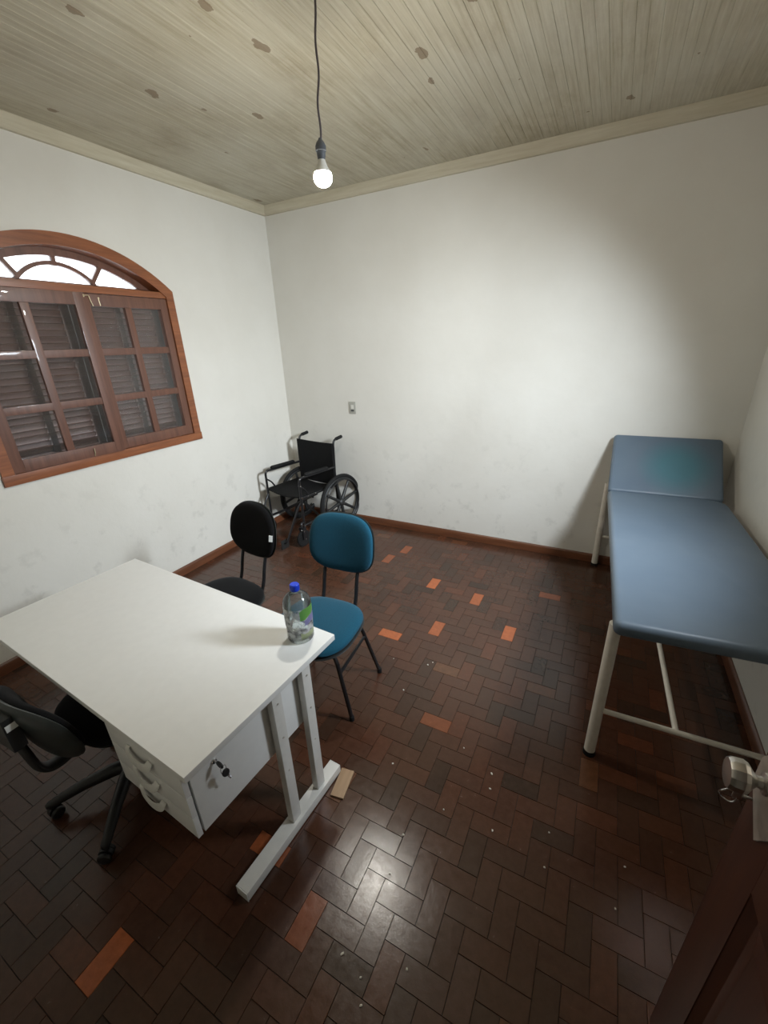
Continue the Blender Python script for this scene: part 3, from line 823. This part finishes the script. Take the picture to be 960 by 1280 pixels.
v1 = [bm.verts.new(Vector(p) + n_) for p in q]; v2 = [bm.verts.new(Vector(p) - n_ * 4) for p in q]
bm.faces.new(v1); bm.faces.new(v2[::-1])
for i in range(4): bm.faces.new((v1[i], v1[(i + 1) % 4], v2[(i + 1) % 4], v2[i]))
tg = finish('care_tag', bm, M['tag'], blk_ch, smooth=False); tg['label'] = 'small white fabric tag'

# ------------------------------------------------------------------ swivel chair
sw = thing('swivel_chair', 'black swivel chair on castors tucked in at the front of the white desk', 'chair', (1.415, -2.985, 0), math.radians(2))
bm = B(); pad(bm, .46, .44, .040, .020, ex=3.0, edge=.55, fn=lambda x, y, z: (x, y + .06, .455 + z))
finish('seat', bm, M['black_fabric'], sw, angle=60)
bm = B(); pad(bm, .45, .43, .006, .030, ex=3.0, edge=.9, fn=lambda x, y, z: (x, y + .06, .440 + z))
finish('seat_shell', bm, M['black_shell'], sw, angle=60)
tb = math.radians(14)
def swback(off):
    def f(x, y, z):
        yl = z + off + .045 * (x / .22) ** 2; zl = y              # front is +y
        return (x, -.250 + yl * math.cos(tb) - zl * math.sin(tb), .605 + yl * math.sin(tb) + zl * math.cos(tb))
    return f
bm = B(); pad(bm, .395, .295, .028, .010, ex=2.6, edge=.55, fn=swback(.010))
finish('backrest', bm, M['black_fabric'], sw, angle=60)
bm = B(); pad(bm, .420, .320, .012, .026, ex=2.7, edge=.8, fn=swback(0))
finish('backrest_shell', bm, M['black_shell'], sw, angle=60)
bm = B()
tube(bm, fillet([(0, -.305, .72), (0, -.292, .56), (0, -.270, .385), (0, -.12, .405), (0, .06, .415)], .11, 10), .014, 14, sx=2.3, up=(0, 1, 0))
bar = finish('back_bar', bm, M['black_plastic'], sw, angle=60)
bm = B(); bx(bm, -.075, .075, -.328, -.285, .60, .735, .008)
finish('back_bracket', bm, M['black_plastic'], sw)
bm = B(); bx(bm, .0745, .0770, -.322, -.290, .688, .712, .0005, None)
st_ = finish('maker_sticker', bm, M['tag'], sw); st_['label'] = 'small white rectangular sticker'
bm = B()
lathe(bm, [(0, .425), (.05, .425), (.05, .40), (.027, .39), (.027, .24), (.036, .235), (.036, .10), (.030, .06), (0, .06)], 24)
finish('gas_column', bm, M['black_plastic'], sw, angle=40)
a_first = math.atan2(-3.239 + 2.985, 1.245 - 1.415) - math.radians(2)
for i in range(5):
    a = a_first + 2 * PI * i / 5
    ca, sa = math.cos(a), math.sin(a); Rr = .312
    bm = B()
    tube(bm, [(ca * r_, sa * r_, z) for r_, z in ((.02, .118), (.08, .120), (.18, .108), (.27, .086), (Rr, .074), (Rr + .012, .072))], [.030, .029, .024, .020, .018, .010], 14, sx=.95)
    finish('base_leg', bm, M['black_plastic'], sw, angle=60)
    # twin-wheel castor
    e = bpy.data.objects.new('castor_fork', None); bpy.data.objects.remove(e)
    bm = B(); tx_, ty_ = -sa, ca
    lathe(bm, [(0, .078), (.008, .078), (.008, .052), (0, .052)], 12, Matrix.Translation((ca * Rr, sa * Rr, 0)))
    Mh = Matrix.Translation((ca * Rr, sa * Rr, 0)) @ Matrix.Rotation(a + .6 + i * .9, 4, 'Z')
    hood = [(.026 * math.cos(q), .028 + .026 * math.sin(q)) for q in [PI * j / 10 - .15 for j in range(11)]]
    vs = prism(bm, [(h_[0] - .010, h_[1]) for h_ in hood], 'y', -.007, .007); bmesh.ops.transform(bm, matrix=Mh, verts=vs)
    cf = finish('castor_fork', bm, M['black_plastic'], sw)
    for s in (-1, 1):
        bm = B(); lathe(bm, [(0, -.008), (.021, -.008), (.0245, -.004), (.0245, .004), (.021, .008), (0, .008)], 20, Mh @ Matrix.Translation((-.010, s * .017, .0247)) @ Matrix.Rotation(PI / 2, 4, 'X'))
        finish('castor_wheel', bm, M['black_plastic'], cf)

# ------------------------------------------------------------------ wheelchair
wh = thing('wheelchair', 'black folding wheelchair standing in the corner between the window wall and back wall', 'wheelchair', (.475, -.205, 0), -.166)
hw = .245
def Lp(x, f, z): return (x, -f, z)                                     # f = forward distance (faces -y)
for s in (-1, 1):
    bm = B()                                                           # back cane with push handle
    tube(bm, fillet([Lp(s * hw, -.01, .16), Lp(s * hw, 0, .60), Lp(s * hw, -.012, .935), Lp(s * hw, -.128, .950)], .045), .0115, 12)
    cane = finish('back_cane', bm, M['black_paint'], wh)
    bm = B(); tube(bm, [Lp(s * hw, -.050, .9375), Lp(s * hw, -.056, .941), Lp(s * hw, -.132, .951), Lp(s * hw, -.137, .9515)], [.0145, .0165, .0165, .012], 14)
    finish('push_grip', bm, M['rubber'], cane)
    bm = B()                                                           # arm loop: front post, arm rail
    tube(bm, fillet([Lp(s * hw, .0, .665), Lp(s * hw, .478, .672), Lp(s * hw, .478, .16)], .04), .0115, 12)
    arm = finish('side_frame', bm, M['black_paint'], wh)
    bm = B(); tube(bm, [Lp(s * hw, .10, .682), Lp(s * hw, .11, .684), Lp(s * hw, .385, .690), Lp(s * hw, .40, .688)], [.012, .017, .017, .012], 12, sx=1.35)
    finish('armrest_pad', bm, M['rubber'], arm)
    for z in (.477, .20):
        bm = B(); tube(bm, [Lp(s * hw, 0, z), Lp(s * hw, .478, z)], .0115, 12); finish('side_rail', bm, M['black_paint'], wh)
    bm = B(); tube(bm, fillet([Lp(s * hw, .475, .59), Lp(s * (hw), .42, .55), Lp(s * hw, .38, .485)], .03), .008, 10)
    finish('side_brace', bm, M['black_paint'], wh)
    for f_, z in ((.478, .60), (.478, .485), (.478, .20), (.30, .482), (.40, .482), (.12, .478)):
        bm = B(); lathe(bm, [(0, -.014), (.006, -.014), (.006, .014), (0, .014)], 10, Matrix.Translation(Lp(s * hw, f_, z)) @ Matrix.Rotation(PI / 2, 4, 'Y'))
        finish('bolt', bm, M['chrome'], wh)
    # big rear wheel
    Mw = Matrix.Translation(Lp(s * (hw + .052), -.002, .298)) @ Matrix.Rotation(PI / 2, 4, 'Y')
    def circ(r, n=48, z=0.0): return [Mw @ Vector((r * math.cos(2 * PI * i / n), r * math.sin(2 * PI * i / n), z)) for i in range(n)]
    bm = B(); tube(bm, circ(.279), .0185, 12, closed=True)
    whl = finish('wheel', bm, M['rubber'], wh, angle=60); whl['label'] = 'large rear wheel with spokes'
    bm = B(); tube(bm, circ(.254), .0150, 10, closed=True, sx=1.0)
    lathe(bm, [(0, -.032), (.022, -.032), (.038, -.020), (.044, 0), (.038, .020), (.022, .032), (0, .032)], 24, Mw)
    for k_ in range(8):
        a = 2 * PI * k_ / 8 + .2
        p0, p1 = Mw @ Vector((.025 * math.cos(a), .025 * math.sin(a), 0)), Mw @ Vector((.258 * math.cos(a), .258 * math.sin(a), 0))
        tube(bm, [p0, p1], [.0180, .0125], 8)
    finish('spokes', bm, M['black_plastic'], whl, angle=50)
    bm = B(); tube(bm, circ(.245, 40, s * .030), .0075, 8, closed=True)
    for k_ in range(5):
        a = 2 * PI * k_ / 5
        tube(bm, [Mw @ Vector((.245 * math.cos(a), .245 * math.sin(a), s * .030)), Mw @ Vector((.258 * math.cos(a), .258 * math.sin(a), 0))], .004, 6)
    finish('hand_rim', bm, M['black_paint'], whl, angle=60)
    # front castor
    cx_, cf_ = s * (hw + .010), .520
    bm = B()
    tube(bm, fillet([Lp(s * hw, .478, .235), Lp(s * hw, .515, .235), Lp(cx_, .520, .19)], .02), .010, 10)
    for q_ in (-1, 1): bx(bm, cx_ + q_ * .024 - .003, cx_ + q_ * .024 + .003, -cf_ - .014, -cf_ + .030, .078, .195, .002)
    bx(bm, cx_ - .027, cx_ + .027, -cf_ - .014, -cf_ + .014, .188, .196, .002)
    fk = finish('castor_fork', bm, M['black_paint'], wh)
    bm = B(); Mc = Matrix.Translation(Lp(cx_, cf_ - .01, .082)) @ Matrix.Rotation(PI / 2, 4, 'Y')
    lathe(bm, [(0, -.010), (.055, -.010), (.068, -.013), (.080, -.010), (.0825, 0), (.080, .010), (.068, .013), (.055, .010), (0, .010)], 32, Mc)
    finish('castor_wheel', bm, M['rubber'], fk)
    for Mb in (Mc, Matrix.Translation(Lp(cx_, cf_, .165)) @ Matrix.Rotation(PI / 2, 4, 'Y')):
        bm = B(); lathe(bm, [(0, -.031), (.0065, -.031), (.0065, .031), (0, .031)], 10, Mb)
        finish('axle_bolt', bm, M['chrome'], fk)
    # leg rest and folded-up foot plate
    bm = B(); tube(bm, fillet([Lp(s * hw, .478, .44), Lp(s * (hw - .01), .515, .40), Lp(s * (hw - .02), .690, .10), Lp(s * (hw - .05), .695, .085)], .03), .010, 10)
    lr = finish('leg_rest', bm, M['black_paint'], wh)
    bm = B(); bx(bm, -.004, .004, -.045, .045, -.045, .045, .003, Matrix.Translation(Lp(s * (hw - .055), .690, .075)))
    finish('foot_plate', bm, M['black_plastic'], lr)
bm = B()                                                               # sagging nylon seat
nx, nf = 12, 8; grid = []
for i in range(nx + 1):
    x = -hw + 2 * hw * i / nx
    grid.append([(x, .02 + .46 * j / nf, .497 - .030 * (1 - (x / hw) ** 2)) for j in range(nf + 1)])
def sheet(bm, grid, n):
    V = [[bm.verts.new(Vector(Lp(*p))) for p in r] for r in grid]; V2 = [[bm.verts.new(Vector(Lp(*p)) + Vector(n)) for p in r] for r in grid]
    a, b = len(V), len(V[0])
    for i in range(a - 1):
        for j in range(b - 1):
            bm.faces.new((V[i][j], V[i + 1][j], V[i + 1][j + 1], V[i][j + 1])); bm.faces.new((V2[i][j], V2[i][j + 1], V2[i + 1][j + 1], V2[i + 1][j]))
    for i in range(a - 1):
        for j in (0, b - 1): bm.faces.new((V[i][j], V[i + 1][j], V2[i + 1][j], V2[i][j]))
    for j in range(b - 1):
        for i in (0, a - 1): bm.faces.new((V[i][j], V[i][j + 1], V2[i][j + 1], V2[i][j]))
sheet(bm, grid, (0, 0, -.014)); finish('seat', bm, M['black_vinyl'], wh, angle=60)
bm = B(); grid = []
for i in range(nx + 1):
    x = -hw * 1.03 + 2 * hw * 1.03 * i / nx
    grid.append([(x, .012 - .035 * (1 - (x / hw) ** 2) * (1 - .3 * j / 8) if abs(x) < hw else .012, (.462 + .02 * (x / hw) ** 2) + (.448 - .02 * (x / hw) ** 2) * j / 8 - (.012 * (1 - (x / hw) ** 2) if j == 8 else 0)) for j in range(9)])
sheet(bm, grid, (0, -.010, 0)); finish('backrest', bm, M['black_vinyl'], wh, angle=60)
for s in (-1, 1):
    bm = B(); tube(bm, [Lp(s * hw, .26 + s * .012, .465), Lp(-s * hw, .26 + s * .012, .205)], .0115, 10)
    finish('cross_brace', bm, M['black_paint'], wh)

# ------------------------------------------------------------------ examination couch
EC = (3.205, -2.045)
couch = thing('examination_couch', 'pale blue padded examination couch with white tube legs along the right wall', 'couch', (EC[0], EC[1], 0), math.radians(1.7))
cwid = .672; clen = 1.625; mz = .728
bm = B()
slab(bm, cwid, clen, .064, .045, .026, rs=[.085, .02, .03, .045], fn=lambda x, y, z: (x + cwid / 2, y + clen / 2 - .005 + .035 * (x / cwid + .5) * (.5 - y / clen), mz + z + .006 * (1 - (2 * x / cwid) ** 2) * (z > .03)), es=5)
finish('mattress', bm, M['vinyl'], couch, angle=60)
ht = math.radians(41)
hl = .50
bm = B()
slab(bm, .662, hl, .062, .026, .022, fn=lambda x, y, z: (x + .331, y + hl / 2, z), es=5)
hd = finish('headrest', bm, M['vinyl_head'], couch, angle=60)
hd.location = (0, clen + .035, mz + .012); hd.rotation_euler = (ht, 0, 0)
bm = B()
fr = [(.02, .09), (cwid - .02, .09), (cwid - .02, 1.995), (.02, 1.995)]
tube(bm, fillet([(.03, .09, mz - .012), (cwid - .03, .09, mz - .012), (cwid - .03, clen + .03, mz - .012), (.03, clen + .03, mz - .012), (.03, .12, mz - .012)], .02), .012, 10)
for x in (.03, cwid - .03): tube(bm, [(x, clen + .02, mz - .012), (x, 1.985, mz - .012)], .012, 10)
finish('bed_frame', bm, M['cream_metal'], couch)
for x in (.016, cwid - .016):
    for y in (.085, 1.985):
        bm = B(); tube(bm, [(x, y, .022), (x, y, mz + .002)], .0235, 18)
        lg = finish('leg', bm, M['cream_metal'], couch)
        bm = B(); lathe(bm, [(0, 0), (.027, 0), (.028, .006), (.026, .024), (0, .024)], 18, Matrix.Translation((x, y, 0)))
        finish('rubber_foot', bm, M['rubber'], lg)
for y in (.085, 1.985):
    bm = B(); tube(bm, [(.03, y, .270), (cwid - .03, y, .270)], .0115, 12); finish('stretcher', bm, M['cream_metal'], couch)
bm = B(); tube(bm, [(cwid / 2 - .03, .085, .270), (cwid / 2 - .03, 1.985, .270)], .0115, 12); finish('stretcher', bm, M['cream_metal'], couch)
for x in (.06, cwid - .06):                                            # ratchet struts under the headrest
    bm = B(); tube(bm, [(x, clen + .04 + .36 * math.cos(ht), mz + .012 + .36 * math.sin(ht)), (x, 1.96, mz - .012)], .008, 10)
    finish('headrest_strut', bm, M['cream_metal'], couch)

# ------------------------------------------------------------------ wall switch
swp = thing('wall_switch', 'grey plastic switch plate on the back wall above the wheelchair', 'switch', (.826, 0, 1.222))
bm = B(); bx(bm, -.036, .036, -.009, 0, -.058, .058, .004)
finish('plate', bm, M['grey_plate'], swp)
bm = B(); bx(bm, -.016, .016, -.0125, -.008, -.012, .028, .002)
finish('rocker', bm, M['grey_rocker'], swp)
bm = B(); bx(bm, -.018, .018, -.0105, -.008, -.036, -.020, .001)
finish('slot', bm, M['grey_trim'], swp)

# ------------------------------------------------------------------ plaster crumbs on the floor
spots = [(2.59, -2.66), (2.60, -2.80), (2.76, -3.00), (2.84, -2.26), (2.85, -2.33), (2.90, -2.49), (2.70, -2.50), (2.64, -3.08), (2.56, -3.06),
         (2.67, -3.13), (2.42, -2.41), (2.69, -2.19), (3.36, -2.40), (3.33, -2.55), (3.10, -2.53), (3.10, -2.40), (2.12, -1.79), (2.33, -1.75), (2.35, -1.72), (2.28, -1.99)]
def chip_mesh(s):
    bm = B(); bmesh.ops.create_icosphere(bm, subdivisions=1, radius=s)
    for v in bm.verts: v.co *= random.uniform(.7, 1.25); v.co.z = v.co.z * .6 + s * .55
    zmin = min(v.co.z for v in bm.verts)
    for v in bm.verts: v.co.z -= zmin - .0002
    return bm
for i, (x, y) in enumerate(spots):
    o = finish('plaster_chip', chip_mesh(random.uniform(.0028, .0046)), M['chip'], smooth=False, loc=(x, y, 0))
    o.rotation_euler = (0, 0, random.uniform(0, 6)); o.scale = (1, random.uniform(.8, 1.9), 1)
    tag(o, 'tiny pale plaster crumb lying on the brown parquet floor', 'crumb', 'plaster crumbs scattered on the parquet')

# ------------------------------------------------------------------ light
world = bpy.data.worlds.new('World'); bpy.context.scene.world = world; world.use_nodes = True
bg = world.node_tree.nodes['Background']; bg.inputs[0].default_value = (0.88, 0.94, 1.0, 1); bg.inputs[1].default_value = 8.0

def lamp_obj(name, kind, loc, energy, col, **kw):
    l = bpy.data.lights.new(name, kind); l.energy = energy; l.color = col
    for k_, v_ in kw.items(): setattr(l, k_, v_)
    o = bpy.data.objects.new(name, l); C.objects.link(o); o.location = loc; return o
dl = lamp_obj('daylight_window', 'AREA', (W + .04, (ry0 + ry1) / 2, (rz0 + rz1) / 2), 62, (0.84, 0.92, 1.0), shape='RECTANGLE', size=.46, size_y=.46, spread=math.radians(108))
dl.rotation_euler = (Vector((1.2, -.6, .35)) - dl.location).to_track_quat('-Z', 'Y').to_euler()

# ------------------------------------------------------------------ camera
cam = bpy.data.cameras.new('camera'); co = bpy.data.objects.new('camera', cam); C.objects.link(co)
cam.sensor_fit = 'HORIZONTAL'; cam.sensor_width = 36.0; cam.lens = 517.42 / 960 * 36.0
cam.clip_start = .02
def rot_cam(yaw, pitch, roll):
    Rz = Matrix.Rotation(yaw, 3, 'Z'); Bm = Matrix(((1, 0, 0), (0, 0, -1), (0, 1, 0)))
    Rx = Matrix.Rotation(pitch, 3, 'X'); Rr = Matrix.Rotation(roll, 3, 'Z')
    return Rr @ Rx @ Bm @ Rz
Rm = rot_cam(-0.49273031581879715, 0.3867890810903834, -0.03935204100289687)
right, down, fwd = Rm[0], Rm[1], Rm[2]
mw = Matrix(((right.x, -down.x, -fwd.x, 3.0559), (right.y, -down.y, -fwd.y, -3.5831), (right.z, -down.z, -fwd.z, 1.8031), (0, 0, 0, 1)))
co.matrix_world = mw
sc = bpy.context.scene; sc.camera = co
sc.view_settings.view_transform = 'Standard'; sc.view_settings.look = 'None'; sc.view_settings.gamma = 1.0
sc.view_settings.exposure = 0.0; sc.view_settings.use_curve_mapping = False
sc.cycles.use_denoising = True; sc.cycles.max_bounces = 10; sc.cycles.transparent_max_bounces = 16
sc.cycles.sample_clamp_indirect = 4.0
